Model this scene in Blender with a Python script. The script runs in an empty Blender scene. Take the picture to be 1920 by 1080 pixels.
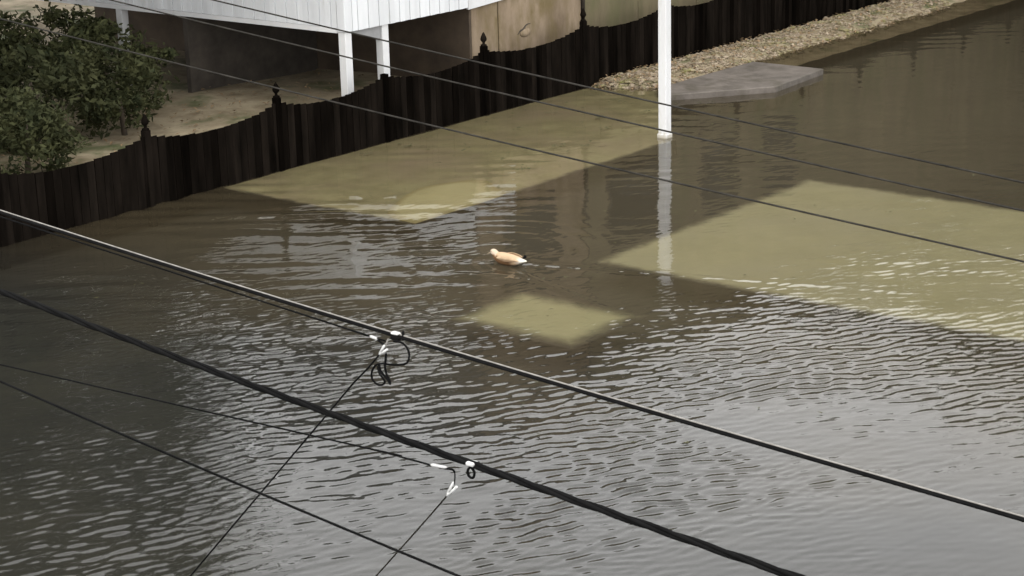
import bpy, bmesh, math, random
import numpy as np
from mathutils import Vector, Matrix
random.seed(7); rng = np.random.default_rng(11)
SC = bpy.context.scene
COL = SC.collection
R = math.radians

# ------------------------------------------------------------------ camera
CAM_H = 6.4
AZ, PITCH, ROLL = R(39), R(16.7), R(1.5)
fw = Vector((math.cos(AZ)*math.cos(PITCH), math.sin(AZ)*math.cos(PITCH), -math.sin(PITCH)))
rt0 = Vector((math.sin(AZ), -math.cos(AZ), 0)); up0 = rt0.cross(fw)
rt = rt0*math.cos(ROLL) - up0*math.sin(ROLL)
up = rt0*math.sin(ROLL) + up0*math.cos(ROLL)
cam = bpy.data.cameras.new('camera'); cam.lens = 67.5; cam.sensor_width = 36; cam.clip_end = 2000; cam.clip_start = .1
co = bpy.data.objects.new('camera', cam); COL.objects.link(co)
m = Matrix((rt, up, -fw)).transposed().to_4x4(); m.translation = (0, 0, CAM_H)
co.matrix_world = m
SC.camera = co

# ------------------------------------------------------------------ sky + sun (overcast)
w = bpy.data.worlds.new("World"); SC.world = w; w.use_nodes = True
nt = w.node_tree; nt.nodes.clear()
out = nt.nodes.new('ShaderNodeOutputWorld'); bg = nt.nodes.new('ShaderNodeBackground')
sd = Vector((-.95, .0, .8)).normalized()
sky = nt.nodes.new('ShaderNodeTexSky'); sky.sky_type = 'NISHITA'; sky.sun_disc = False
sky.sun_elevation = math.asin(sd.z); sky.sun_rotation = math.atan2(sd.x, sd.y); sky.air_density = 1.0; sky.dust_density = 4.0
hsv = nt.nodes.new('ShaderNodeHueSaturation'); hsv.inputs['Saturation'].default_value = .12
mix = nt.nodes.new('ShaderNodeMix'); mix.data_type = 'RGBA'; mix.inputs[0].default_value = .8
mix.inputs[7].default_value = (32, 32, 32, 1)          # even cloud layer
nt.links.new(sky.outputs[0], hsv.inputs['Color']); nt.links.new(hsv.outputs[0], mix.inputs[6])
nt.links.new(mix.outputs[2], bg.inputs['Color']); bg.inputs['Strength'].default_value = .1
nt.links.new(bg.outputs[0], out.inputs[0])
sl = bpy.data.lights.new('sun', 'SUN'); sl.energy = .9; sl.angle = R(25); sl.color = (1, .96, .9)
so = bpy.data.objects.new('sun', sl); COL.objects.link(so)
sd = Vector((-.95, .0, .8)).normalized()
so.rotation_euler = sd.to_track_quat('Z', 'Y').to_euler(); so.location = (-10, -10, 30)
SC.view_settings.view_transform = 'Standard'; SC.view_settings.look = 'None'
SC.view_settings.exposure = 0.0; SC.view_settings.gamma = 1
SC.render.engine = 'CYCLES'
SC.cycles.max_bounces = 10; SC.cycles.transparent_max_bounces = 16

# ------------------------------------------------------------------ helpers
def tag(o, label=None, cat=None, group=None, kind=None):
    if label: o['label'] = label
    if cat: o['category'] = cat
    if group: o['group'] = group
    if kind: o['kind'] = kind
    return o

def empty(name, loc, label=None, cat=None, group=None):
    o = bpy.data.objects.new(name, None); COL.objects.link(o); o.location = loc
    o.empty_display_size = .2
    return tag(o, label, cat, group)

def link(name, me, mat=None, parent=None):
    if mat is not None and not me.materials: me.materials.append(mat)
    o = bpy.data.objects.new(name, me); COL.objects.link(o)
    if parent is not None:
        o.parent = parent
        p = Vector((0, 0, 0)); q = parent
        while q is not None: p += Vector(q.location); q = q.parent
        o.location = -p
    return o

class MB:
    def __init__(s): s.v = []; s.f = []; s.sm = []
    def box(s, a, b):
        x0, y0, z0 = a; x1, y1, z1 = b; n = len(s.v)
        s.v += [(x0,y0,z0),(x1,y0,z0),(x1,y1,z0),(x0,y1,z0),(x0,y0,z1),(x1,y0,z1),(x1,y1,z1),(x0,y1,z1)]
        q = [(0,3,2,1),(4,5,6,7),(0,1,5,4),(1,2,6,5),(2,3,7,6),(3,0,4,7)]
        s.f += [tuple(n+i for i in k) for k in q]; s.sm += [False]*6; return s
    def prism(s, pts, d):                       # planar outline pushed along d
        n = len(s.v); k = len(pts); d = Vector(d)
        s.v += [tuple(p) for p in pts] + [tuple(Vector(p)+d) for p in pts]
        s.f += [tuple(range(n, n+k)), tuple(range(n+2*k-1, n+k-1, -1))]
        s.f += [(n+i, n+k+i, n+k+(i+1) % k, n+(i+1) % k) for i in range(k)]
        s.sm += [False]*(k+2); return s
    def tube(s, pts, rad, seg=8, closed=False):
        pts = [Vector(p) for p in pts]; n0 = len(s.v); k = len(pts)
        rads = rad if isinstance(rad, (list, tuple)) else [rad]*k
        prev = None
        for i, p in enumerate(pts):
            t = (pts[min(i+1, k-1)] - pts[max(i-1, 0)]).normalized()
            if prev is None:
                a = Vector((0, 0, 1)) if abs(t.z) < .9 else Vector((1, 0, 0))
                u = t.cross(a).normalized()
            else:
                u = (prev - t*prev.dot(t)).normalized()
            prev = u; v = t.cross(u)
            for j in range(seg):
                an = 2*math.pi*j/seg
                s.v.append(tuple(p + (u*math.cos(an)+v*math.sin(an))*rads[i]))
        for i in range(k-1):
            for j in range(seg):
                a = n0+i*seg+j; b = n0+i*seg+(j+1) % seg
                s.f.append((a, b, b+seg, a+seg)); s.sm.append(True)
        s.f.append(tuple(n0+j for j in range(seg-1, -1, -1))); s.f.append(tuple(n0+(k-1)*seg+j for j in range(seg)))
        s.sm += [False, False]; return s
    def lathe(s, prof, c, seg=12, ax=None):
        n0 = len(s.v)
        for r_, z in prof:
            for j in range(seg):
                a = 2*math.pi*j/seg
                s.v.append((c[0]+r_*math.cos(a), c[1]+r_*math.sin(a), c[2]+z))
        for i in range(len(prof)-1):
            for j in range(seg):
                a = n0+i*seg+j; b = n0+i*seg+(j+1) % seg
                s.f.append((a, b, b+seg, a+seg)); s.sm.append(True)
        s.f.append(tuple(n0+j for j in range(seg-1, -1, -1))); s.f.append(tuple(n0+(len(prof)-1)*seg+j for j in range(seg)))
        s.sm += [False, False]; return s
    def mesh(s, name, bevel=0):
        me = bpy.data.meshes.new(name); me.from_pydata(s.v, [], s.f)
        me.polygons.foreach_set('use_smooth', s.sm)
        if bevel:
            bm = bmesh.new(); bm.from_mesh(me)
            bmesh.ops.bevel(bm, geom=bm.edges[:], offset=bevel, segments=1, affect='EDGES', clamp_overlap=True)
            bm.to_mesh(me); bm.free()
        me.update(); return me
    def build(s, name, mat, parent=None, bevel=0):
        return link(name, s.mesh(name, bevel), mat, parent)

def smooth_path(pts, n=6):                       # Catmull-Rom
    P = [Vector(p) for p in pts]; P = [P[0]*2-P[1]] + P + [P[-1]*2-P[-2]]
    o = []
    for i in range(1, len(P)-2):
        for k in range(n):
            t = k/n; a, b, c, d = P[i-1], P[i], P[i+1], P[i+2]
            o.append(.5*((2*b)+(c-a)*t+(2*a-5*b+4*c-d)*t*t+(3*b-3*c+d-a)*t**3))
    o.append(P[-2]); return o

# ------------------------------------------------------------------ materials
def mat(name, col, col2=None, scale=4, rough=.7, detail=5, bump=0, bscale=None, stretch=None, spec=.3, col3=None, scale3=1.2, thr=(.5,.7), rand=0):
    m = bpy.data.materials.new(name); m.use_nodes = True
    nt = m.node_tree; b = nt.nodes['Principled BSDF']
    b.inputs['Roughness'].default_value = rough; b.inputs['Specular IOR Level'].default_value = spec
    tc = nt.nodes.new('ShaderNodeTexCoord'); src = tc.outputs['Object']
    geo = nt.nodes.new('ShaderNodeNewGeometry'); src = geo.outputs['Position']
    if stretch:
        mp = nt.nodes.new('ShaderNodeMapping'); mp.inputs['Scale'].default_value = stretch
        nt.links.new(src, mp.inputs[0]); src = mp.outputs[0]
    def noise(sc, de=detail):
        n = nt.nodes.new('ShaderNodeTexNoise'); n.inputs['Scale'].default_value = sc; n.inputs['Detail'].default_value = de
        n.inputs['Roughness'].default_value = .62; nt.links.new(src, n.inputs['Vector']); return n.outputs['Fac']
    c = None
    if col2:
        r = nt.nodes.new('ShaderNodeValToRGB'); r.color_ramp.elements[0].position = .32; r.color_ramp.elements[1].position = .68
        r.color_ramp.elements[0].color = (*col, 1); r.color_ramp.elements[1].color = (*col2, 1)
        nt.links.new(noise(scale), r.inputs[0]); c = r.outputs[0]
    if col3:
        r3 = nt.nodes.new('ShaderNodeMapRange'); r3.inputs[1].default_value = thr[0]; r3.inputs[2].default_value = thr[1]
        nt.links.new(noise(scale3), r3.inputs[0])
        mx = nt.nodes.new('ShaderNodeMix'); mx.data_type = 'RGBA'; nt.links.new(r3.outputs[0], mx.inputs[0])
        nt.links.new(c, mx.inputs[6]); mx.inputs[7].default_value = (*col3, 1); c = mx.outputs[2]
    if rand:
        oi = nt.nodes.new('ShaderNodeObjectInfo'); mr = nt.nodes.new('ShaderNodeMapRange')
        mr.inputs[3].default_value = 1-rand; mr.inputs[4].default_value = 1+rand
        nt.links.new(oi.outputs['Random'], mr.inputs[0])
        vm = nt.nodes.new('ShaderNodeVectorMath'); vm.operation = 'SCALE'; nt.links.new(mr.outputs[0], vm.inputs['Scale'])
        if c is not None: nt.links.new(c, vm.inputs[0])
        else: vm.inputs[0].default_value = col
        c = vm.outputs[0]
    if c is not None: nt.links.new(c, b.inputs['Base Color'])
    else: b.inputs['Base Color'].default_value = (*col, 1)
    if bump:
        bn = nt.nodes.new('ShaderNodeBump'); bn.inputs['Strength'].default_value = bump; bn.inputs['Distance'].default_value = .02
        nt.links.new(noise(bscale or scale*4), bn.inputs['Height']); nt.links.new(bn.outputs[0], b.inputs['Normal'])
    return m

M = {}
M['white'] = mat('white_paint', (.55,.55,.55), (.61,.61,.605), 3, .6, bump=.15, col3=(.49,.49,.47), scale3=2.5, thr=(.62,.8))
M['siding'] = mat('white_siding', (.56,.57,.58), (.63,.64,.65), 3, .7, bump=.15, stretch=(1,1,.2), col3=(.48,.48,.465), scale3=5, thr=(.6,.8), rand=.07)
def stained_white():
    m = mat('stained_white_paint', (.55,.55,.55), (.61,.61,.605), 3, .6, bump=.15, col3=(.46,.455,.43), scale3=6, thr=(.56,.75), stretch=(1,1,.35))
    nt = m.node_tree; b = nt.nodes['Principled BSDF']; src = b.inputs['Base Color'].links[0].from_socket
    g = nt.nodes.new('ShaderNodeNewGeometry'); sp = nt.nodes.new('ShaderNodeSeparateXYZ'); nt.links.new(g.outputs['Position'], sp.inputs[0])
    n = nt.nodes.new('ShaderNodeTexNoise'); n.inputs['Scale'].default_value = 14; nt.links.new(g.outputs['Position'], n.inputs['Vector'])
    ma = nt.nodes.new('ShaderNodeMath'); ma.operation = 'MULTIPLY_ADD'; ma.inputs[1].default_value = .22; nt.links.new(n.outputs['Fac'], ma.inputs[0]); nt.links.new(sp.outputs['Z'], ma.inputs[2])
    r = nt.nodes.new('ShaderNodeMapRange'); r.inputs[1].default_value = .14; r.inputs[2].default_value = .22; nt.links.new(ma.outputs[0], r.inputs[0])
    mx = nt.nodes.new('ShaderNodeMix'); mx.data_type = 'RGBA'; nt.links.new(r.outputs[0], mx.inputs[0]); mx.inputs[6].default_value = (.40,.375,.32,1); nt.links.new(src, mx.inputs[7])
    nt.links.new(mx.outputs[2], b.inputs['Base Color']); return m
M['post'] = stained_white()
M['siding_back'] = mat('grey_backing', (.22,.22,.22), (.28,.28,.28), 5)
M['shingle'] = mat('brown_shingle', (.045,.034,.022), (.09,.07,.045), 3, .9, bump=.4)
M['roof'] = mat('grey_roof', (.05,.05,.05), (.085,.085,.085), 6, .9, bump=.4)
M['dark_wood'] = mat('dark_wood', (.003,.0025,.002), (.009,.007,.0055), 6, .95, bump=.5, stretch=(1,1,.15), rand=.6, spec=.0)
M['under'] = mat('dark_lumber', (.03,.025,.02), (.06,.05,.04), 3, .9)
M['glass'] = mat('dark_window', (.012,.012,.012), rough=.1, spec=.5)
M['stucco'] = mat('beige_stucco', (.135,.098,.062), (.275,.21,.145), 2.0, .9, bump=.35, bscale=14, stretch=(1,1,.4), col3=(.14,.105,.05), scale3=2.8, thr=(.44,.66))
M['stucco_olive'] = mat('olive_stucco', (.10,.082,.048), (.165,.135,.08), 2.2, .9, bump=.35, bscale=14, stretch=(1,1,.3), col3=(.10,.095,.045), scale3=2.3, thr=(.45,.7))  # darker olive stucco for the wall right of the downpipe
M['stucco_return'] = mat('shaded_stucco', (.042,.031,.022), (.085,.062,.042), 1.6, .9, bump=.3)  # beige stucco darkened to brown: shade under the stilt house painted in
M['seam'] = mat('dark_seam', (.03,.024,.018), (.05,.04,.03), 5)
M['concrete'] = mat('wet_concrete', (.07,.060,.05), (.135,.116,.10), 3.4, .6, bump=.3, col3=(.055,.047,.033), scale3=1.8)
M['soil'] = mat('yard_soil', (.15,.115,.07), (.30,.25,.165), 2.0, .95, bump=.6, col3=(.07,.08,.03), scale3=.9, thr=(.52,.66))
M['rock'] = mat('rubble', (.12,.09,.06), (.36,.295,.215), 7, .9, bump=.5, col3=(.16,.15,.05), scale3=3)
M['leaf_dead'] = mat('dead_leaf', (.07,.05,.025), (.30,.20,.11), 11, .8)
M['debris'] = mat('wet_debris', (.03,.03,.012), (.09,.085,.03), 9, .8)
M['steel'] = mat('galvanised_steel', (.17,.16,.145), (.27,.255,.235), 20, .7, spec=.1)
M['wire'] = mat('weathered_wire', (.014,.013,.011), (.036,.033,.028), 12, .8, spec=.08)
M['rubber'] = mat('black_cable', (.004,.004,.004), (.008,.008,.008), 12, .85, spec=.04)
M['wedge'] = mat('bright_clamp', (.42,.42,.41), (.55,.55,.54), 20, .5)
M['bark'] = mat('bark', (.05,.04,.03), (.09,.07,.05), 8, .95, bump=.5)
M['leaf'] = mat('leaf', (.022,.030,.010), (.058,.066,.024), 1.3, .75, rand=.1)
M['shrub'] = mat('shrub_leaf', (.014,.019,.007), (.06,.062,.025), 3.4, .8, spec=.15, rand=.2)

# ------------------------------------------------------------------ setting: ground, lawns, yard
def attr_sheet(name, X0, X1, Y0, Y1, nx, ny, zf, mat_, soft=0):
    xs = np.linspace(X0, X1, nx); ys = np.linspace(Y0, Y1, ny)
    v = []; ed = []
    for j, y in enumerate(ys):
        for i, x in enumerate(xs):
            v.append((x, y, zf(x, y)))
            ed.append(min(x-X0, X1-x, y-Y0, Y1-y, cutd(x, y) if name == 'lawn' and Y1 > 20 else 9))
    f = [(j*nx+i, j*nx+i+1, (j+1)*nx+i+1, (j+1)*nx+i) for j in range(ny-1) for i in range(nx-1)]
    me = bpy.data.meshes.new(name); me.from_pydata(v, [], f)
    a = me.attributes.new('edge', 'FLOAT', 'POINT'); a.data.foreach_set('value', ed)
    me.polygons.foreach_set('use_smooth', [True]*len(f))
    return link(name, me, mat_)

def asphalt_mat():
    return mat('drowned_asphalt', (.013,.013,.010), (.025,.024,.019), .8, .95, bump=.3, col3=(.042,.039,.028), scale3=.35, thr=(.5,.75))
M['asphalt'] = asphalt_mat()

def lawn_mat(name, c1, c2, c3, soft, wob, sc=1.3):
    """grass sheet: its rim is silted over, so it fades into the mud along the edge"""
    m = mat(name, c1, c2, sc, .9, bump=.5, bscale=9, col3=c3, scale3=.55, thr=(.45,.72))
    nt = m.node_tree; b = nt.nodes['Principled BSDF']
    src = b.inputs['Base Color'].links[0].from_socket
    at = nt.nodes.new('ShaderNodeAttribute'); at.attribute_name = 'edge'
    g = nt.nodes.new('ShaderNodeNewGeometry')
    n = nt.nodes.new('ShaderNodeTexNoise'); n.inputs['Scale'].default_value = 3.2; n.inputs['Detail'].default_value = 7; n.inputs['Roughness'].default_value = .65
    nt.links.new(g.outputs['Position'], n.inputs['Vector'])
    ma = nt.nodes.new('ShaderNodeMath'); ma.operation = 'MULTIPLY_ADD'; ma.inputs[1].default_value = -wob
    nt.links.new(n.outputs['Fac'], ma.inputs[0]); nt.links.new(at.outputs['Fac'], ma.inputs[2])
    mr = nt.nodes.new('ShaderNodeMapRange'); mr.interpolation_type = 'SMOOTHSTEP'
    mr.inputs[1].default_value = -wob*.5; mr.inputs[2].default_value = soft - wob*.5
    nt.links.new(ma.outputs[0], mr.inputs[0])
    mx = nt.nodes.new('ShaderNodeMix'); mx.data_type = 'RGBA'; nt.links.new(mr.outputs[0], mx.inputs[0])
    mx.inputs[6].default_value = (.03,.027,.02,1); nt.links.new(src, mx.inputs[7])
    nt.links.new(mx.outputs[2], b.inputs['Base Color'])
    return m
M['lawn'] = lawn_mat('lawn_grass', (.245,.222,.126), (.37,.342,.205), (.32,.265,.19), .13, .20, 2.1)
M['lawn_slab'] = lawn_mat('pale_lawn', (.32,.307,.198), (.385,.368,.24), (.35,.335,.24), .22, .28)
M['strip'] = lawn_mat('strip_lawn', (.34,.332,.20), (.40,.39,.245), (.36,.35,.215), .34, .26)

g = MB(); g.v = [(-400,-400,-.3),(500,-400,-.3),(500,500,-.3),(-400,500,-.3)]; g.f = [(0,1,2,3)]; g.sm = [False]
tag(g.build('ground', M['asphalt']), kind='structure')
def cutd(x, y):                                   # >0 left of the lawn's slanting right edge
    a = (24.36,16.36); d = (3.3,2.6); l = math.hypot(*d)
    return (d[0]*(y-a[1])-d[1]*(x-a[0]))/l
def lz(x, y):                                     # lawn before the fence: rises out of the water along the fence
    t = max(0, min(1, (y-18.6)/1.4)); k = max(0, min(1, (x-26)/3))
    if cutd(x, y) < 0: return -.36
    return -.036 + .022*t + .007*math.sin(x*2.1+y*1.3)*math.sin(y*3.1-x) + k*t*.012
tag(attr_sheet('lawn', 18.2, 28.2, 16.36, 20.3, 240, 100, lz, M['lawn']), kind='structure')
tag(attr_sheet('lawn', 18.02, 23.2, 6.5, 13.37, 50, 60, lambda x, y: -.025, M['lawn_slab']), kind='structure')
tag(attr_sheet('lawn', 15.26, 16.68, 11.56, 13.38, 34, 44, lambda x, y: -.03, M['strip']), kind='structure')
# bright reflection of the white house, painted as a paler patch on the lawn
def patch():
    pts = [(18.22,16.37),(18.34,16.95),(18.95,17.35),(19.75,17.62),(20.35,17.45),(20.62,17.15),(20.35,16.72),(20.05,16.37)]
    c = (19.4, 16.95); v = [(c[0], c[1], -.014)]; ed = [.5]; n = 40
    P = smooth_path([(x, y, 0) for x, y in pts+[pts[0]]], 6)[:-1]; k = len(P)
    for q in (.8, 1.0):
        for p in P:
            v.append((c[0]+(p.x-c[0])*q, c[1]+(p.y-c[1])*q, -.016 if q < 1 else -.022)); ed.append(.12 if q < 1 else 0)
    f = [(0, 1+i, 1+(i+1) % k) for i in range(k)] + [(1+i, 1+k+i, 1+k+(i+1) % k, 1+(i+1) % k) for i in range(k)]
    me = bpy.data.meshes.new('lawn'); me.from_pydata(v, [], f)
    a = me.attributes.new('edge', 'FLOAT', 'POINT'); a.data.foreach_set('value', ed)
    return link('lawn', me, M['lawn_reflection'])
def reflection_mat():
    m = lawn_mat('lawn_reflection', (.46,.425,.25), (.54,.50,.31), (.50,.46,.29), .14, .10)
    for n in m.node_tree.nodes:
        if n.type == 'MIX' and tuple(round(c, 3) for c in n.inputs[6].default_value[:3]) == (.03,.027,.02):
            n.inputs[6].default_value = (.33,.285,.145,1)
    return m
M['lawn_reflection'] = reflection_mat(); tag(patch(), kind='structure')

# yard behind the fence
xs = np.concatenate([[-120,-40,0], np.linspace(8,46,77), [60,100,200,400]]); ys = np.concatenate([[20.08], np.linspace(20.5,40,50), [60,120,400]])
def yz(x, y):
    if y < 20.2: return -.02
    t = min(1, (y-20.1)/2.0)
    return .12+.22*t+.05*math.sin(x*.9+y*.7)*math.sin(y*1.1-x*.4)
v = [(x, y, yz(x, y)) for y in ys for x in xs]; nx = len(xs)
f = [(j*nx+i, j*nx+i+1, (j+1)*nx+i+1, (j+1)*nx+i) for j in range(len(ys)-1) for i in range(nx-1)]
me = bpy.data.meshes.new('yard'); me.from_pydata(v, [], f); me.polygons.foreach_set('use_smooth', [True]*len(f))
tag(link('yard', me, M['soil']), kind='structure')

# rubble bank in front of the fence at right
mb = MB()
xs = np.linspace(26.6, 46, 80); ys = np.linspace(18.2, 20.06, 16)
def bz(x, y):
    a = max(0, min(1, (x-26.7)/.8)); front = 19.75-1.05*min(1, max(0,(x-26.7)/.9))+.0*(x)
    t = max(-.3, min(1, (y-front)/.5))
    return -.10 + a*(.05+.13*t) + .02*math.sin(x*7)*math.sin(y*9)
mb.v = [(x, y, bz(x, y)) for y in ys for x in xs]; nx = len(xs)
mb.f = [(j*nx+i, j*nx+i+1, (j+1)*nx+i+1, (j+1)*nx+i) for j in range(len(ys)-1) for i in range(nx-1)]; mb.sm = [True]*len(mb.f)
tag(mb.build('bank', M['soil']), kind='structure')
ico = [(0,0,1),(.89,0,.45),(.28,.85,.45),(-.72,.53,.45),(-.72,-.53,.45),(.28,-.85,.45),(.72,.53,-.3),(-.28,.85,-.3),(-.89,0,-.3),(-.28,-.85,-.3),(.72,-.53,-.3)]
icf = [(0,1,2),(0,2,3),(0,3,4),(0,4,5),(0,5,1),(1,6,2),(2,7,3),(3,8,4),(4,9,5),(5,10,1),(2,6,7),(3,7,8),(4,8,9),(5,9,10),(1,10,6)]
mb = MB()
for i in range(3200):
    x = 26.9 + 12*random.random()**1.25; fr = 19.75-1.05*min(1, max(0,(x-26.7)/.9)); y = random.uniform(fr-.05, 20.0)
    s_ = random.uniform(.012, .045)*(1.7 if random.random() < .08 else 1); a = random.uniform(0, 6.28); k = (random.uniform(.7,1.4), random.uniform(.6,1.1), random.uniform(.35,.9))
    n = len(mb.v); z = bz(x, y)+s_*.2
    for p in ico:
        q = (p[0]*k[0]*random.uniform(.8,1.2), p[1]*k[1]*random.uniform(.8,1.2), p[2]*k[2])
        mb.v.append((x+s_*(q[0]*math.cos(a)-q[1]*math.sin(a)), y+s_*(q[0]*math.sin(a)+q[1]*math.cos(a)), z+s_*q[2]))
    mb.f += [tuple(n+t for t in q) for q in icf]; mb.sm += [False]*len(icf)
tag(mb.build('rock_rubble', M['rock']), 'pale tan rubble and gravel banked along the foot of the dark fence', 'rubble', kind='stuff')
# dead leaves on bank and yard
mb = MB()
for i in range(2600):
    if i < 1500:
        x = 26.9 + 12*random.random()**1.3; fr = 19.75-1.05*min(1, max(0,(x-26.7)/.9)); y = random.uniform(fr, 20.0); z = bz(x, y)+.03
    else:
        x = random.uniform(14, 30); y = random.uniform(20.3, 25); z = yz(x, y)+.02
    a = random.uniform(0, 6.28); l = random.uniform(.02, .05); wd = l*.55; tl = random.uniform(-.5,.5); n = len(mb.v)
    for (p, q) in ((-l,0),(0,-wd),(l,0),(0,wd)):
        mb.v.append((x+p*math.cos(a)-q*math.sin(a), y+p*math.sin(a)+q*math.cos(a), z+.015+p*tl+abs(q)*.4))
    mb.f.append((n,n+1,n+2,n+3)); mb.sm.append(False)
tag(mb.build('leaf_litter', M['leaf_dead']), 'scattered dead leaves on the bank and yard along the dark fence', 'leaves', kind='stuff')
# wet debris afloat over the lawn
mb = MB()
def clump(x, y, r, n):
    for i in range(n//2+1):
        a = random.uniform(0, 6.28); d = r*random.random()**.6; px_, py_ = x+d*math.cos(a)*1.3, y+d*math.sin(a)*.7
        l = random.uniform(.012,.038); b = random.uniform(0, 6.28); k = len(mb.v); z = .006+random.uniform(0,.018)
        for (p, q) in ((-l,0),(0,-l*.35),(l,0),(0,l*.35)):
            mb.v.append((px_+p*math.cos(b)-q*math.sin(b), py_+p*math.sin(b)+q*math.cos(b), z+p*random.uniform(-.25,.25)))
        mb.f.append((k,k+1,k+2,k+3)); mb.sm.append(False)
for x, y, r, n in [(25.0,18.3,.14,60),(24.35,17.7,.12,50),(22.9,17.55,.14,60),(23.1,17.2,.09,30),(21.4,17.05,.13,40),(21.6,19.5,.10,35),(21.9,18.6,.06,14),(26.3,18.9,.2,80),(23.6,18.9,.15,40),(25.8,17.9,.12,40),(24.9,19.2,.14,40),(20.9,19.7,.12,30)]:
    clump(x, y, r, n)
for i in range(60): clump(random.uniform(20.8, 27.3), random.uniform(16.9, 19.95), random.uniform(.02,.07), random.randint(2,9))
for i in range(90):
    x = random.uniform(13, 26); y = random.uniform(7.5, 18.5); clump(x, y, random.uniform(.01,.05), random.randint(1,3))
tag(mb.build('floating_debris', M['debris']), 'small dark tufts of grass and debris floating on the flood, most over the drowned lawn', 'debris', kind='stuff')

# low concrete apron at right, beyond the post
o = MB().prism([(26.72,18.12,-.3),(28.3,16.95,-.3),(30.2,17.1,-.3),(30.2,18.58,-.3),(28.7,18.62,-.3),(27.4,18.62,-.3)], (0,0,.40)).build('concrete_apron', M['concrete'], bevel=.01)
tag(o, kind='structure')

# ------------------------------------------------------------------ water
def build_water():
    UW = 11.0
    u = np.linspace(-UW, UW, 960)
    v = [12.3]
    while v[-1] < 45: v.append(v[-1] + .020 + max(0, v[-1]-19)*.0026)
    v = np.array(v); nu, nv = len(u), len(v)
    fx, fy = math.cos(AZ), math.sin(AZ); rx, ry = math.sin(AZ), -math.cos(AZ)
    U, V = np.meshgrid(u, v)
    X = fx*V + rx*U; Y = fy*V + ry*U
    # where the surface is ruffled and where it lies calm: (x, y, near ripples, long ripples)
    P = np.array([(14.4,14.4,.8,.5),(17.9,17.8,.3,1.5),(16.6,16.6,.4,1.3),(17.2,15.6,.4,1.1),(15.5,14.3,.65,.8),(14.85,12.5,.75,.2),(16.26,11.05,.8,.1),(15.33,9.96,1,.1),
                  (13.5,11,1.05,.2),(12.2,10.2,1.0,.2),(12.4,8.6,.8,.1),(10.5,8.6,.46,.1),(11.6,7.3,.13,.05),(12.8,6.4,.2,.05),(11.6,8.3,.42,.05),(10.9,8.9,.6,.1),(9.65,9.8,1.15,.2),(10.6,10.2,1.25,.2),(11.2,9.6,.95,.2),(12.6,12.4,.95,.3),
                  (18.1,15.4,.15,.35),(15.75,12.5,.2,.05),(21.5,16,.05,.14),(24.1,16.1,.4,.5),(23.6,15.5,.55,.7),(22.9,15.0,.55,.7),(22.2,14.6,.4,.4),(21.6,14.3,.14,.15),(17.8,11.6,.22,.05),(17.4,13.2,.12,.05),(20,17.5,.07,.12),(24,18.5,.05,.1),
                  (20.5,12,.12,.05),(28,14,.15,.1),(14,19,.5,.9),(18.6,9,.5,.1),(14.5,6.5,.6,.1),(19,14.8,.08,.15),(30,18,.05,.1),(9,13,.8,.3)])
    wn = np.zeros_like(X); a1 = np.zeros_like(X); a2 = np.zeros_like(X)
    for (x, y, p, q) in P:
        ww = 1/((X-x)**2+(Y-y)**2+.25)**1.6; wn += ww; a1 += ww*p; a2 += ww*q
    a1 /= wn; a2 /= wn
    Z = np.zeros_like(X)
    def spectrum(k0, l0, l1, spread, n, slope):
        z = np.zeros_like(X); base = math.atan2(k0[1], k0[0])
        for i in range(n):
            lam = l0*(l1/l0)**rng.random(); th = base + rng.normal()*spread; k = 2*math.pi/lam
            z += np.sin(k*(math.cos(th)*X+math.sin(th)*Y)+rng.random()*6.283)*(slope*math.sqrt(2/n)/k)
        return z
    patchy = np.clip(1+1.6*spectrum((1,.3), 2.2, 6, 2.0, 14, 1.0), .42, 1.55)
    Z += spectrum((.40,.92), .080, .165, .32, 90, .078)*a1*patchy
    Z += spectrum((.60,.80), .22, .5, .40, 20, .016)*a1
    Z += spectrum((.80,.60), .36, .62, .16, 16, .040)*a2*patchy
    Z += spectrum((.7,.7), .5, 2.0, 1.2, 16, .0045)
    # wake of the duck: spreading V behind it and rings round it
    dx, dy = X-17.33, Y-14.08
    back = -dy
    for sgn in (-1, 1):
        d = dx - sgn*(.10+.34*np.clip(back,0,9)); env = np.exp(-(d/.16)**2)*np.clip((back+.1)/.3,0,1)*np.exp(-np.clip(back,0,9)/1.6)
        Z += .0085*env*np.cos(d*26)
    rr = np.hypot(dx, dy*.8); Z += .0022*np.sin(rr*34)*np.exp(-(rr/.5)**2)
    rr = np.hypot(dx-.3, dy-.5); Z += .0014*np.sin(rr*22)*np.exp(-((rr-1.2)/.7)**2)
    # rings round the post
    rr = np.hypot(X-24.3, Y-16.54); Z += .0012*np.sin(rr*30)*np.exp(-rr/.35)
    ed = np.minimum(np.minimum(U+UW, UW-U), np.minimum(V-12.3, (45-V)*.3)); Z *= np.clip(ed/1.0, 0, 1)
    V3 = np.stack([X, Y, Z], -1).reshape(-1, 3)
    idx = np.arange(nu*nv).reshape(nv, nu)
    F = np.stack([idx[:-1,:-1], idx[:-1,1:], idx[1:,1:], idx[1:,:-1]], -1).reshape(-1, 4)
    # plain water beyond the rippled part
    ex = []; 
    def W_(uu, vv): return (fx*vv+rx*uu, fy*vv+ry*uu, 0)
    o0 = len(V3); c = [(-UW,12.3),(UW,12.3),(UW,v[-1]),(-UW,v[-1])]; oc = [(-90,-60),(90,-60),(90,140),(-90,140)]
    ex = [W_(*q) for q in c+oc]
    V3 = np.vstack([V3, np.array(ex)])
    F = np.vstack([F, np.array([(o0+4,o0+5,o0+1,o0),(o0+5,o0+6,o0+2,o0+1),(o0+6,o0+7,o0+3,o0+2),(o0+7,o0+4,o0,o0+3)])])
    me = bpy.data.meshes.new('flood_water')
    me.vertices.add(len(V3)); me.vertices.foreach_set('co', V3.astype(np.float32).ravel())
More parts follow.
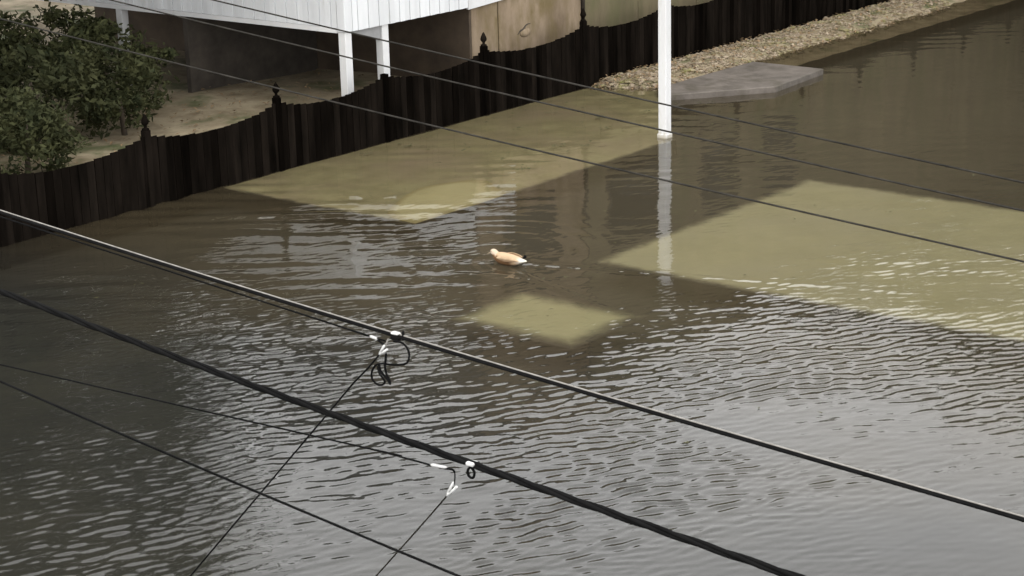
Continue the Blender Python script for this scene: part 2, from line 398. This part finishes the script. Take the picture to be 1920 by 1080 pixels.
    me.loops.add(F.size); me.loops.foreach_set('vertex_index', F.astype(np.int32).ravel())
    me.polygons.add(len(F)); me.polygons.foreach_set('loop_start', np.arange(0, F.size, 4, dtype=np.int32))
    me.polygons.foreach_set('use_smooth', np.ones(len(F), dtype=bool))
    me.update(calc_edges=True); me.validate()
    return me
def water_mat():
    m = bpy.data.materials.new('muddy_water'); m.use_nodes = True; nt = m.node_tree; nt.nodes.clear()
    o = nt.nodes.new('ShaderNodeOutputMaterial')
    tr = nt.nodes.new('ShaderNodeBsdfTransparent'); tr.inputs[0].default_value = (.95,.93,.86,1)
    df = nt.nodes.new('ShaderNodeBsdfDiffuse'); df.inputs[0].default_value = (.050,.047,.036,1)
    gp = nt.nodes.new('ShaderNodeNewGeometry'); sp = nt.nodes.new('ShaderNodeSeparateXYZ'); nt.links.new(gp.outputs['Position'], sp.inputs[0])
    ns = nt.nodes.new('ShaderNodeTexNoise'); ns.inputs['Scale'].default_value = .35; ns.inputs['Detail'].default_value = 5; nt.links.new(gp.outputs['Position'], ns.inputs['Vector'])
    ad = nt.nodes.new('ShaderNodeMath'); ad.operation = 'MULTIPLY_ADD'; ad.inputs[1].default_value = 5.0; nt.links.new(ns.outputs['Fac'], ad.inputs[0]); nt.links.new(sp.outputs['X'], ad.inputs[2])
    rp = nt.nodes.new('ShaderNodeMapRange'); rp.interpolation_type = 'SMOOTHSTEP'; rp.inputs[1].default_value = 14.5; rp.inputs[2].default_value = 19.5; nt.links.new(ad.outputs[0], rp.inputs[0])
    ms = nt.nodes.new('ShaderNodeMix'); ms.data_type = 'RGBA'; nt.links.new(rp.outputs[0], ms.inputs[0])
    ms.inputs[6].default_value = (.030,.030,.027,1); ms.inputs[7].default_value = (.092,.073,.043,1)  # browner toward the yard: warm house reflection tinted into the mud colour
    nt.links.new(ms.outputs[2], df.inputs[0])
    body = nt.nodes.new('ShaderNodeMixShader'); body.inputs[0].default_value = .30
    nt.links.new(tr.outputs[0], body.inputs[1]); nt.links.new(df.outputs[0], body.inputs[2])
    gl = nt.nodes.new('ShaderNodeBsdfGlossy'); gl.inputs['Roughness'].default_value = .03; gl.inputs[0].default_value = (1,1,1,1)
    fr = nt.nodes.new('ShaderNodeFresnel'); fr.inputs[0].default_value = 1.33
    mx = nt.nodes.new('ShaderNodeMixShader'); nt.links.new(fr.outputs[0], mx.inputs[0])
    nt.links.new(body.outputs[0], mx.inputs[1]); nt.links.new(gl.outputs[0], mx.inputs[2])
    g_ = nt.nodes.new('ShaderNodeNewGeometry')
    n = nt.nodes.new('ShaderNodeTexNoise'); n.inputs['Scale'].default_value = 9; n.inputs['Detail'].default_value = 3
    nt.links.new(g_.outputs['Position'], n.inputs['Vector'])
    b = nt.nodes.new('ShaderNodeBump'); b.inputs['Strength'].default_value = .05; b.inputs['Distance'].default_value = .02
    nt.links.new(n.outputs['Fac'], b.inputs['Height'])
    nt.links.new(b.outputs[0], gl.inputs['Normal']); nt.links.new(b.outputs[0], fr.inputs['Normal'])
    nt.links.new(mx.outputs[0], o.inputs[0]); return m
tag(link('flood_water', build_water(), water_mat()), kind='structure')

# ------------------------------------------------------------------ timber fence with scalloped top
FY = 20.03
posts = [11.9,14.4,16.9,19.4,21.74,24.18,26.93,29.5,32.0,34.5,37.0,39.5,42.0,44.5,47.0,49.5,52.0]
def ptop(x): return 1.12 + max(0, x-21.9)*.012 - max(0, 21.9-x)*.012
def ftop(x):
    for a, b in zip(posts[:-1], posts[1:]):
        if a <= x <= b:
            t = (x-a)/(b-a); ch = ptop(a)+(ptop(b)-ptop(a))*t
            return ch - .06 - .17*(4*t*(1-t))**.8
    return .9
fence = empty('timber_fence', (27, FY, 0), 'long dark brown timber fence with scalloped top between the flooded lawn and the buildings', 'fence')
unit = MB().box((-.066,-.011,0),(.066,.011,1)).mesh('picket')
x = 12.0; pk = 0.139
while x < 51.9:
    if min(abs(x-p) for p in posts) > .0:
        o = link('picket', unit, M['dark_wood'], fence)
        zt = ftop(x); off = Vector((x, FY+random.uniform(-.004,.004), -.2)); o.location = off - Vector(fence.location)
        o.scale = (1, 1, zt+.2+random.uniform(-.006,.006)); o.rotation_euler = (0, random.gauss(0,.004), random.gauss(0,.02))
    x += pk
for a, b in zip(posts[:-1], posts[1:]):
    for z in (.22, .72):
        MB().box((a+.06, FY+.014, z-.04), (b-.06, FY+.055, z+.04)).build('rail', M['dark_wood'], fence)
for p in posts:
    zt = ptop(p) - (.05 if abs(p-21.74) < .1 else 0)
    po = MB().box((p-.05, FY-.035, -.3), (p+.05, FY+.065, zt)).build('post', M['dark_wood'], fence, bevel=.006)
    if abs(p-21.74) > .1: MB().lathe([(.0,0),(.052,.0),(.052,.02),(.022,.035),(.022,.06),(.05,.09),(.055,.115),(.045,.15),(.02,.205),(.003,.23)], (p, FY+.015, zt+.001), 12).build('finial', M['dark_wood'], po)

# ------------------------------------------------------------------ white house on stilts
HB = 1.70; HX0, HX1, HY0, HY1 = 21.5, 24.50, 20.6, 31.0
house = empty('stilt_house', (HX0, HY0, .2), 'white house with vertical board siding raised on square white stilts behind the fence', 'house')
MB().box((HX0+.03, HY0+.03, HB+.02), (HX1, HY1, 2.42)).build('wall_core', M['siding_back'], house)
for k in range(23):
    xa = HX0+.17+k*.122
    if xa+.115 > HX1: break
    d = .012 if k % 2 else .0
    MB().box((xa, HY0-.004-d, HB+.0), (xa+.114, HY0+.028, 2.42)).build('siding_board', M['siding'], house)
for k in range(84):
    ya = HY0+.17+k*.122; d = .012 if k % 2 else .0
    MB().box((HX0-.004-d, ya, HB+.06), (HX0+.028, ya+.114, 2.42)).build('siding_board', M['siding'], house)
MB().box((HX0-.012, HY0-.012, HB-.005), (HX0+.165, HY0+.165, 2.42)).build('corner_board', M['siding'], house, bevel=.012)
MB().box((HX0-.018, HY0+.17, HB-.02), (HX0+.03, HY1, HB+.055)).build('skirt_board', M['white'], house)
MB().box((HX0+.17, HY0+.06, HB-.005), (HX1, HY1, HB+.015)).build('floor_underside', M['under'], house)
for (sx, sy) in ((21.515,20.625),(22.37,20.625),(21.515,25.9),(21.515,29.6),(24.2,25.9)):
    MB().box((sx, sy, .0), (sx+.15, sy+.15, HB-.004)).build('stilt', M['white'], house, bevel=.008)
MB().prism([(21.67,20.66,HB-.008),(22.365,20.66,HB-.008),(22.365,20.66,HB-.25)], (0,.04,0)).build('brace', M['siding_back'], house)
MB().box((HX0+.05, HY0+.05, 2.42), (HX1, HY1, 4.3)).build('upper_wall', M['shingle'], house)
for wy in (21.4, 23.4, 25.4, 27.4):
    w_ = MB().box((HX0+.0, wy, 3.5), (HX0+.06, wy+1.0, 4.4)).build('window', M['white'], house)
    MB().box((HX0-.006, wy+.06, 3.56), (HX0+.004, wy+.94, 4.34)).build('pane', M['glass'], w_)
w_ = MB().box((22.4, HY0+.0, 3.5), (23.6, HY0+.06, 4.4)).build('window', M['white'], house)
MB().box((22.46, HY0-.006, 3.56), (23.54, HY0+.004, 4.34)).build('pane', M['glass'], w_)
def hip(name, x0, x1, y0, y1, z, h, m_, parent, ov=.35):
    x0 -= ov; x1 += ov; y0 -= ov; y1 += ov; b = MB(); xm = (x0+x1)/2; ym = (y0+y1)/2
    if (y1-y0) > (x1-x0): r = (y1-y0-(x1-x0))/2; A = (xm, ym-r, z+h); B = (xm, ym+r, z+h)
    else: r = (x1-x0-(y1-y0))/2; A = (xm-r, ym, z+h); B = (xm+r, ym, z+h)
    b.v = [(x0,y0,z),(x1,y0,z),(x1,y1,z),(x0,y1,z),A,B,(x0,y0,z-.12),(x1,y0,z-.12),(x1,y1,z-.12),(x0,y1,z-.12)]
    if (y1-y0) > (x1-x0): b.f = [(0,1,4),(1,2,5,4),(2,3,5),(3,0,4,5)]
    else: b.f = [(0,1,5,4),(1,2,5),(2,3,4,5),(3,0,4)]
    b.f += [(6,7,1,0),(7,8,2,1),(8,9,3,2),(9,6,0,3),(9,8,7,6)]; b.sm = [False]*len(b.f)
    return b.build(name, m_, parent)
hip('roof', HX0, HX1-.4, HY0, HY1, 4.4, 1.5, M['roof'], house)
MB().box((21.56, 24.3, -.1), (24.6, 24.4, HB-.01)).build('shade_panel', M['under'], house)  # dark panel added so the space under the house reads as deep shade

# ------------------------------------------------------------------ beige house right of it
bh = empty('stucco_house', (24.66, 20.75, .1), 'stained beige stucco house behind the fence, beside the white stilt house', 'house')
BX0, BX1, BY0, BY1, BT = 24.66, 50.0, 20.75, 30.5, 6.0
MB().box((BX0+.06, BY0+.06, .0), (BX1, BY1, BT)).build('wall', M['stucco_return'], bh)
def panel(x0, x1, m_, z0=.0, z1=BT, dy=0):
    return MB().box((x0, BY0-dy, z0), (x1, BY0+.056, z1)).build('wall_panel', m_, bh, bevel=.006)
MB().box((BX0, BY0, .0), (BX0+.055, BY1, BT)).build('return_wall', M['stucco_return'], bh)
panel(BX0+.06, 25.42, M['stucco'], dy=.004); p2 = panel(25.445, 27.80, M['stucco'], dy=.008)
panel(27.9, 29.6, M['stucco_olive'], .0, dy=.004); panel(29.615, 31.6, M['stucco_olive'], dy=.0); panel(31.615, 33.8, M['stucco_olive'], dy=.004); panel(33.815, 36.0, M['stucco_olive'], dy=.0); panel(36.015, 39.5, M['stucco_olive'], dy=.004); panel(39.515, 43.0, M['stucco_olive'], dy=.0); panel(43.015, 46.5, M['stucco_olive'], dy=.004); panel(46.515, 50.0, M['stucco_olive'], dy=.0)
MB().box((25.42, BY0+.02, .0), (25.445, BY0+.057, BT)).build('joint', M['stucco_return'], bh)
MB().tube([(27.85, BY0-.02, .0), (27.85, BY0-.02, 5.9)], .035, 10).build('downpipe', M['seam'], bh)
MB().prism([(24.60, BY0-.05, 1.64),(25.75, BY0-.05, 1.70),(25.75, BY0-.05, 1.98),(24.60, BY0-.05, 1.90)], (0,.04,0)).build('trim_board', M['white'], bh)
# blister of loose stucco with a lifted lip
cr = smooth_path([(25.95,0,1.02),(26.02,0,1.08),(26.10,0,1.10),(26.2,0,1.165),(26.32,0,1.175)], 5)
MB().tube([(p.x, BY0-.012, p.z-.0) for p in cr], [.004+.011*math.sin(math.pi*i/(len(cr)-1)) for i in range(len(cr))], 6).build('crack_lip', M['seam'], p2)
b = MB(); b.lathe([(.10,0),(.09,.012),(.05,.022),(.0,.025)], (0,0,0), 14)
b.v = [(26.17+q[0]*1.6, BY0-.008-q[2], 1.03+q[1]*.75) for q in b.v]
b.build('loose_patch', M['stucco'], p2)
for (wx, wz, ww_, wh) in ((25.5,1.9,1.35,1.0),(28.6,1.75,1.6,1.35),(31.8,1.9,1.3,1.2),(34.2,1.9,1.2,1.2)):
    w_ = MB().box((wx-.06, BY0-.03, wz-.06+.3), (wx+ww_+.06, BY0-.01, wz+wh+.36)).build('window', M['seam'], bh)
    MB().box((wx, BY0-.036, wz+.3), (wx+ww_, BY0-.028, wz+wh+.3)).build('pane', M['glass'], w_)
hip('roof', BX0+.5, BX1, BY0, BY1, BT+.12, 1.9, M['roof'], bh)

# ------------------------------------------------------------------ tall white post standing in the flood
post = empty('white_post', (24.3, 16.54, -.3), 'tall square white post standing in the flood water at the lawn edge', 'post')
MB().box((24.22,16.46,-.35),(24.37,16.61,2.42)).build('shaft', M['post'], post, bevel=.012)
MB().box((24.208,16.448,-.35),(24.382,16.622,.06)).build('base_collar', M['post'], post, bevel=.008)
MB().box((24.19,16.43,2.42),(24.40,16.64,2.47)).build('cap', M['post'], post, bevel=.01)

# ------------------------------------------------------------------ duck
def build_duck():
    root = empty('duck', (17.35, 14.08, 0), 'pale buff duck with white tail swimming in the flooded driveway', 'duck')
    # stations: centre (s along heading, z), half-width, half-height, tangent tilt(deg)
    S = [(-.265,.060,.008,.005),(-.25,.060,.030,.010),(-.20,.055,.050,.024),(-.13,.048,.076,.052),(-.05,.046,.094,.072),(.03,.048,.098,.078),(.10,.052,.090,.078),(.15,.062,.072,.068),
         (.178,.076,.054,.056),(.192,.090,.044,.047),(.204,.102,.042,.044),(.220,.114,.043,.043),(.240,.120,.039,.037),(.258,.117,.027,.026),(.268,.114,.012,.012)]
    seg = 16; v = []; f = []
    n = len(S)
    for i, (s_, z, a, b) in enumerate(S):
        p0 = S[max(0,i-1)]; p1 = S[min(n-1,i+1)]
        t = Vector((0, p1[0]-p0[0], p1[1]-p0[1])).normalized(); u = Vector((1,0,0)); nn = u.cross(t)
        for j in range(seg):
            an = 2*math.pi*j/seg
            q = Vector((0,s_,z)) + u*a*math.cos(an) + nn*b*math.sin(an)
            v.append(tuple(q))
    for i in range(n-1):
        for j in range(seg):
            a = i*seg+j; b = i*seg+(j+1) % seg; f.append((a,b,b+seg,a+seg))
    f.append(tuple(range(seg-1,-1,-1))); f.append(tuple((n-1)*seg+j for j in range(seg)))
    me = bpy.data.meshes.new('body'); me.from_pydata(v, [], f); me.polygons.foreach_set('use_smooth', [True]*len(f))
    cl = me.color_attributes.new('plumage', 'FLOAT_COLOR', 'POINT')
    for i, q in enumerate(v):
        y, z = q[1], q[2]
        c = Vector((.43,.30,.185))                                       # buff
        if y < -.19: c = Vector((.50,.475,.41))                           # white rump and tail
        elif y < -.14: c = c.lerp(Vector((.50,.475,.41)), (-.14-y)/.05*.8)
        if z > .088 and y > .16: c = Vector((.46,.365,.27))                            # paler head
        if y > -.12 and z < .064: c = Vector((.105,.052,.02))             # rusty breast and flank
        elif y > .13 and z < .092: c = Vector((.14,.072,.028))
        cl.data[i].color = (*c, 1)
    m_ = mat('duck_plumage', (.6,.5,.4), rough=.8, bump=.3, bscale=60)
    nt = m_.node_tree; at = nt.nodes.new('ShaderNodeVertexColor'); at.layer_name = 'plumage'
    nt.links.new(at.outputs[0], nt.nodes['Principled BSDF'].inputs['Base Color'])
    bo = link('body', me, m_, root); bo.location = (0,0,0)
    sb = bo.modifiers.new('smooth', 'SUBSURF'); sb.levels = 1; sb.render_levels = 2
    wingm = mat('duck_wing', (.36,.25,.15), (.45,.33,.21), 18, .8, bump=.3)
    wing_edge = mat('duck_wing_edge', (.12,.075,.042), (.20,.13,.075), 18, .8)
    for sgn in (-1, 1):
        vv = []; ff = []; W = [(-.185,.062,.010),(-.14,.072,.030),(-.07,.080,.046),(.01,.082,.050),(.08,.078,.040),(.125,.072,.014)]
        for s_, z, h in W:
            a = .098*math.sqrt(max(.05, 1-((s_-.0)/.26)**2))
            for j in range(6):
                t = j/5; zz = z+h*.75-(h*1.25)*t; xx = a*(.62+.44*math.sin(math.pi*min(1,t*.62+.18)))
                vv.append((sgn*xx, s_, zz))
        for i in range(5):
            for j in range(5): ff.append((i*6+j, i*6+j+1, (i+1)*6+j+1, (i+1)*6+j))
        me = bpy.data.meshes.new('wing'); me.from_pydata(vv, [], ff); me.polygons.foreach_set('use_smooth', [True]*len(ff))
        o = link('wing', me, wingm, root); o.location = (0,0,0)
        so_ = o.modifiers.new('thick', 'SOLIDIFY'); so_.thickness = .008; so_.offset = 0
        sb = o.modifiers.new('smooth', 'SUBSURF'); sb.levels = 1; sb.render_levels = 2
        t = MB().tube([(sgn*.094,-.17,.070),(sgn*.105,-.10,.062),(sgn*.110,-.02,.056),(sgn*.104,.06,.058)], [.003,.009,.009,.003], 6).build('wing_edge', wing_edge, o); t.location = (0,0,0)
        e = MB().lathe([(.0,-.006),(.005,-.004),(.006,0),(.005,.004),(0,.006)], (sgn*.036,.240,.129), 8).build('eye', M['rubber'], root); e.location = (0,0,0)
    bill = MB(); 
    vv = []; 
    for s_, z, a, h in ((.256,.112,.020,.016),(.284,.096,.019,.010),(.304,.086,.021,.006),(.314,.083,.012,.004)):
        for j in range(8):
            an = 2*math.pi*j/8; vv.append((a*math.cos(an), s_, z+h*math.sin(an)))
    ff = [(i*8+j, i*8+(j+1) % 8, (i+1)*8+(j+1) % 8, (i+1)*8+j) for i in range(3) for j in range(8)] + [tuple(24+j for j in range(8))]
    bill.v = vv; bill.f = ff; bill.sm = [True]*len(ff)
    o = bill.build('bill', mat('duck_bill', (.30,.235,.16), rough=.6), root); o.location = (0,0,0)
    o = MB().tube(smooth_path([(.045,-.155,.070),(.05,-.19,.083),(.05,-.215,.10),(.046,-.20,.118)], 5), [.012]*8+[.016]*5+[.012]*3, 8).build('tail_feather', M['rubber'], root); o.location = (0,0,0)
    root.location = (17.34, 14.08, .012); root.rotation_euler = (0,0,R(4)); root.scale = (.98,)*3
build_duck()

# ------------------------------------------------------------------ overhead lines along the street
def span(p, q, t0, t1, sag=.0, n=40):
    p = Vector(p); q = Vector(q); o = []
    for i in range(n+1):
        t = t0+(t1-t0)*i/n; a = p.lerp(q, t); a.z -= sag*4*t*(1-t)*-1 if False else 0
        a.z += sag*(t*(t-1)); o.append(a)
    return o
W1 = ((7.600,7.232,4.741),(7.600,4.946,4.541)); W2 = ((7.500,7.385,4.645),(7.500,4.881,4.438)); W3 = ((7.100,7.010,4.484),(7.100,4.619,4.314))
for (p, q), lab in ((W1, 'thin weathered line, topmost of the three thin upper wires, crossing both stilts'),
                    (W2, 'thin weathered line, middle one of the three thin upper wires'),
                    (W3, 'thin weathered line, lowest of the three thin upper wires, crossing the drowned lawn')):
    o = MB().tube(span(p, q, -3.5, 3.5, .012, 60), .0045, 8).build('overhead_wire', M['wire'])
    tag(o, lab, 'wire', 'thin wires strung across the upper view')
# lashed cable: steel messenger over black cable
p, q = W4 = ((6.000,5.999,3.777),(6.000,3.899,3.671))
lc = empty('lashed_cable', p, 'cable of pale steel strand over a black line, carrying a hanging coil', 'cable')
pts = span(p, q, -3.2, 3, .012, 60)
MB().tube([v_+Vector((0,0,.0085)) for v_ in pts], .0034, 8).build('messenger_strand', M['steel'], lc)
MB().tube([v_+Vector((0,0,-.004)) for v_ in pts], .0086, 8).build('black_line', M['rubber'], lc)
ch = MB().box((5.985,5.51,3.754),(6.015,5.555,3.766)).build('clamp', M['wedge'], lc, bevel=.006)
MB().box((5.985,5.505,3.728),(6.015,5.558,3.752)).build('clamp_jaw', M['rubber'], ch, bevel=.006)
MB().tube([(6.0,5.49,3.735),(6.0,5.487,3.778)], .006, 6).build('clamp_bolt', M['rubber'], ch)
# thick twisted bundle
p, q = ((5.300,5.331,3.654),(5.300,3.443,3.539))
tc = empty('twisted_cable', p, 'thickest black twisted power cable crossing the lower middle of the view', 'cable')
base = span(p, q, -3.2, 3.2, .012, 420)
d = (Vector(q)-Vector(p)).normalized(); n1 = d.cross(Vector((1,0,0))).normalized(); n2 = d.cross(n1)
for k in range(3):
    MB().tube([v_+(n1*math.cos(i*.28+k*2.094)+n2*math.sin(i*.28+k*2.094))*.0080 for i, v_ in enumerate(base)], .0082, 7).build('strand', M['rubber'], tc)
cl = MB().box((5.28,4.495,3.596),(5.32,4.535,3.612)).build('clamp', M['wedge'], tc, bevel=.005)
MB().tube(smooth_path([(5.30,4.52,3.59),(5.30,4.538,3.57),(5.30,4.535,3.55),(5.30,4.522,3.542),(5.30,4.508,3.55),(5.30,4.506,3.572),(5.30,4.52,3.588)], 4), .0055, 7).build('clamp_ring', M['rubber'], cl)
MB().tube([(5.30,4.487,3.59),(5.30,4.482,3.618)], .005, 6).build('clamp_bolt', M['rubber'], cl)
o = MB().tube(span((5.200,5.267,3.218),(5.200,4.518,3.162), -6, 7, .002, 60), .0055, 8).build('overhead_wire', M['rubber'])
tag(o, 'thin black wire cutting the bottom left corner, lowest of the overhead wires', 'wire')
# service drops
def ext(pts, k, first=False):
    pts = [Vector(a) for a in pts]
    if first: pts = [pts[0]+(pts[0]-pts[1]).normalized()*k] + pts
    else: pts = pts+[pts[-1]+(pts[-1]-pts[-2]).normalized()*k]
    return pts
def wedge(a, b, parent, split=False):
    a = Vector(a); b = Vector(b); dr = (b-a)
    if not split:
        MB().tube([a, a.lerp(b,.15), a.lerp(b,.85), b], [.004,.007,.0062,.003], 8).build('wedge_clamp', M['wedge'], parent)
    else:
        sd_ = dr.cross(Vector((1,0,0))).normalized()
        mb = MB(); 
        mb.tube([a+sd_*.012, a.lerp(b,.9)+sd_*.003], .0052, 7); mb.tube([a-sd_*.010, a.lerp(b,.9)-sd_*.003], .0052, 7); mb.tube([a.lerp(b,.7), b], [.007,.004], 7)
        mb.build('wedge_clamp', M['wedge'], parent)
s = empty('drop_wire', (6,5.6,3.7), 'thin slack wire ending in a short pale clamp just under the cable with the coil', 'wire')
MB().tube(smooth_path(ext([(6.000,6.002,3.738),(6.000,5.868,3.729),(6.000,5.703,3.716)], 5, True), 8), .0042, 7).build('strand', M['rubber'], s)
wedge((6.000,5.690,3.718),(6.000,5.640,3.711), s)
MB().tube([(6,5.645,3.708),(5.998,5.62,3.70),(5.995,5.60,3.695)], .005, 7).build('tail_end', M['rubber'], s)
s = empty('drop_wire', (5.98,5.6,3.65), 'dark drop wire slanting down left from the double pronged clamp by the cable coil', 'wire')
MB().tube(smooth_path(ext([(5.980,5.617,3.651),(5.980,5.694,3.570),(5.980,5.800,3.467),(5.980,5.964,3.294)], 2.5), 8), .0042, 7).build('strand', M['rubber'], s)
wedge((5.980,5.578,3.692),(5.980,5.620,3.648), s, True)
MB().tube([(5.98,5.56,3.735),(5.98,5.572,3.712),(5.98,5.58,3.69)], .003, 6).build('hook', M['steel'], s)
s = empty('drop_wire', (5.3,4.7,3.55), 'thin wire ending in a long white clamp below the thick twisted cable', 'wire')
MB().tube(smooth_path(ext([(5.300,5.340,3.529),(5.300,5.039,3.543),(5.300,4.729,3.547)], 5, True), 8), .0038, 7).build('strand', M['rubber'], s)
wedge((5.300,4.729,3.549),(5.300,4.645,3.556), s)
MB().tube(smooth_path([(5.300,4.66,3.549),(5.300,4.634,3.553),(5.300,4.612,3.553),(5.300,4.607,3.545)], 4), .0045, 7).build('tail_end', M['rubber'], s)
s = empty('drop_wire', (5.3,4.65,3.43), 'dark drop wire running from a pale pronged clamp to the bottom edge', 'wire')
MB().tube(smooth_path(ext([(5.300,4.651,3.434),(5.300,4.794,3.271),(5.300,5.059,2.975)], 1.5), 8), .0036, 7).build('strand', M['wire'], s)
wedge((5.300,4.607,3.494),(5.300,4.651,3.434), s, True)
MB().tube([(5.300,4.607,3.553),(5.300,4.605,3.529),(5.300,4.609,3.494)], .0028, 6).build('hook', M['rubber'], s)
c1 = [(5.970,5.520,3.733),(5.970,5.482,3.732),(5.970,5.451,3.711),(5.970,5.437,3.679),(5.970,5.445,3.647),(5.970,5.481,3.633),(5.970,5.535,3.624),(5.970,5.591,3.616),(5.970,5.637,3.597),(5.970,5.669,3.560),(5.970,5.674,3.526),(5.970,5.649,3.508),(5.970,5.610,3.508),(5.970,5.576,3.530),(5.970,5.582,3.547),(5.970,5.607,3.565),(5.970,5.625,3.587),(5.970,5.621,3.603)]
c2 = [(5.950,5.550,3.675),(5.950,5.555,3.641),(5.950,5.560,3.610),(5.950,5.552,3.576),(5.950,5.538,3.554),(5.950,5.535,3.534),(5.950,5.544,3.550),(5.950,5.569,3.568),(5.950,5.590,3.589),(5.950,5.595,3.608)]
cc = empty('cable_coil', (5.97,5.55,3.6), 'black loops of spare cable hanging below the clamp of the steel strand', 'cable')
MB().tube(smooth_path([(p[0]+.012*math.sin(i*.8), p[1], p[2]) for i, p in enumerate(c1)], 6), .0048, 8).build('loop', M['rubber'], cc)
MB().tube(smooth_path(c2, 6), .0056, 8).build('loop', M['rubber'], cc)

# ------------------------------------------------------------------ trees added to darken the water's reflections, and shrubs beyond the fence
def crown_mesh(name, n_cl, rad, hgt, leaf, per, base):
    vs = []; fs = []
    for c in range(n_cl):
        while True:
            p = np.array([random.uniform(-1,1), random.uniform(-1,1), random.uniform(-1,1)])
            r_ = np.linalg.norm(p)
            if .35 < r_ < 1: break
        cx, cy, cz = p[0]*rad, p[1]*rad, base+hgt*.5*(1+p[2]); cr_ = random.uniform(.16,.32)*rad
        for k in range(per):
            q = np.array([random.gauss(0,.5), random.gauss(0,.5), random.gauss(0,.4)])*cr_
            o = np.array([cx,cy,cz])+q; a = np.random.default_rng(random.randint(0,10**9)).normal(size=(2,3)); a /= np.linalg.norm(a,axis=1)[:,None]
            l = leaf*random.uniform(.6,1.3); n = len(vs)
            vs += [tuple(o-a[0]*l), tuple(o-a[1]*l*.5), tuple(o+a[0]*l), tuple(o+a[1]*l*.5)]; fs.append((n,n+1,n+2,n+3))
    me = bpy.data.meshes.new(name); me.from_pydata(vs, [], fs); return me
def tree(x, y, s_, me_c, lab, rot, group, h=1.0):
    t = empty('added_tree', (x,y,.3), lab, 'tree', group); t.scale = (s_,s_,s_*h); t.rotation_euler = (0,0,rot)
    b = MB().tube([(0,0,-.3),(.05,.02,1.2),(.0,.1,2.6),(.1,.0,4.4)], [.26,.2,.16,.07], 9)
    for k in range(6):
        a = k*1.05; z = 1.8+.35*k; b.tube([(0,0.05,z),(.8*math.cos(a),.8*math.sin(a),z+.7),(1.6*math.cos(a),1.6*math.sin(a),z+1.5)], [.08,.05,.02], 6)
    o = b.build('trunk', M['bark'], t); o.location = (0,0,0)
    o = link('crown', me_c, M['leaf'], t); o.location = (0,0,0)
cm = [crown_mesh('crown', 75, 2.5, 5.0, .15, 60, 1.4) for _ in range(2)]
tr = [(9.5,25.5,1.6,0,'added leafy tree furthest left in the yard behind the low end of the fence'),(14.0,26.5,1.8,1,'added leafy tree behind the shrubs, second from the left'),
      (17.6,25.2,1.65,0,'added leafy tree nearest the left wall of the white stilt house'),(18.2,30.5,1.9,1,'added leafy tree deep in the yard left of the stilt house'),
      (24.5,35.5,2.0,0,'added tall leafy tree straight behind the white stilt house'),(44.5,34.5,2.0,1,'added tall leafy tree behind the stucco house, beyond its roof'),
      (56,27.5,2.3,0,'tallest added leafy tree, past the right end of the stucco house'),(52.5,18,2.4,1,'added broad leafy tree past the right end of the dark fence'),
      (54.5,23,2.4,0,'added leafy tree between the shrubs past the right end of the stucco house'),(46,12.5,2.0,0,'added leafy tree beyond the concrete apron at right'),(41.5,7,1.9,1,'added leafy tree furthest right, past the concrete apron')]
for i, (x, y, s_, k, lab) in enumerate(tr):
    tree(x, y, s_, cm[k], lab, i*1.3, 'trees added round the houses for their dark reflection', .95)
sm_ = [crown_mesh('foliage', 44, .62, 1.0, .042, 75, .08) for _ in range(2)]
SHR = [(13.2,21.6,1.3,'low dark shrub leaning over the fence at the left edge'),(14.6,22.4,1.6,'dark shrub second from the left behind the fence'),(16.2,21.8,1.3,'small shrub close behind the third fence post'),
       (17.4,23.2,1.7,'rounded shrub rising highest in the middle of the hedge row'),(18.9,22.9,1.4,'shrub at the right end of the row, nearest the white stilts'),(19.9,24.4,1.6,'shrub behind the row, beside the left wall of the stilt house'),
       (16.0,24.6,1.9,'large shrub at the back of the row, under the trees'),(20.6,26.6,1.6,'shrub growing under the edge of the white stilt house'),(18.6,26.0,1.8,'wide shrub at the back, left of the second stilt'),(12.0,22.2,1.5,'shrub furthest left, half beyond the view'),
       (47.5,18.6,3.8,'added tall shrub by the right end of the fence'),(47.8,15.6,3.8,'added tall shrub beyond the far side of the concrete apron'),(47.2,12.6,3.6,'added tall shrub at the right of the concrete apron')]  # tall shrubs added to close bright sky gaps in the water reflection
for i, (x, y, s_, lab) in enumerate(SHR):
    t = empty('shrub', (x,y,.25), lab, 'shrub', 'shrubs behind the fence' if x < 30 else 'shrubs added past the right end of the fence')
    t.scale = (s_,s_,s_*.9); t.rotation_euler = (0,0,i*1.7)
    o = MB().tube([(0,0,-.1),(.02,.03,.3),(.0,.05,.7)], [.04,.03,.01], 6).build('stem', M['bark'], t); o.location = (0,0,0)
    o = link('foliage', sm_[i % 2], M['shrub'], t); o.location = (0,0,0)
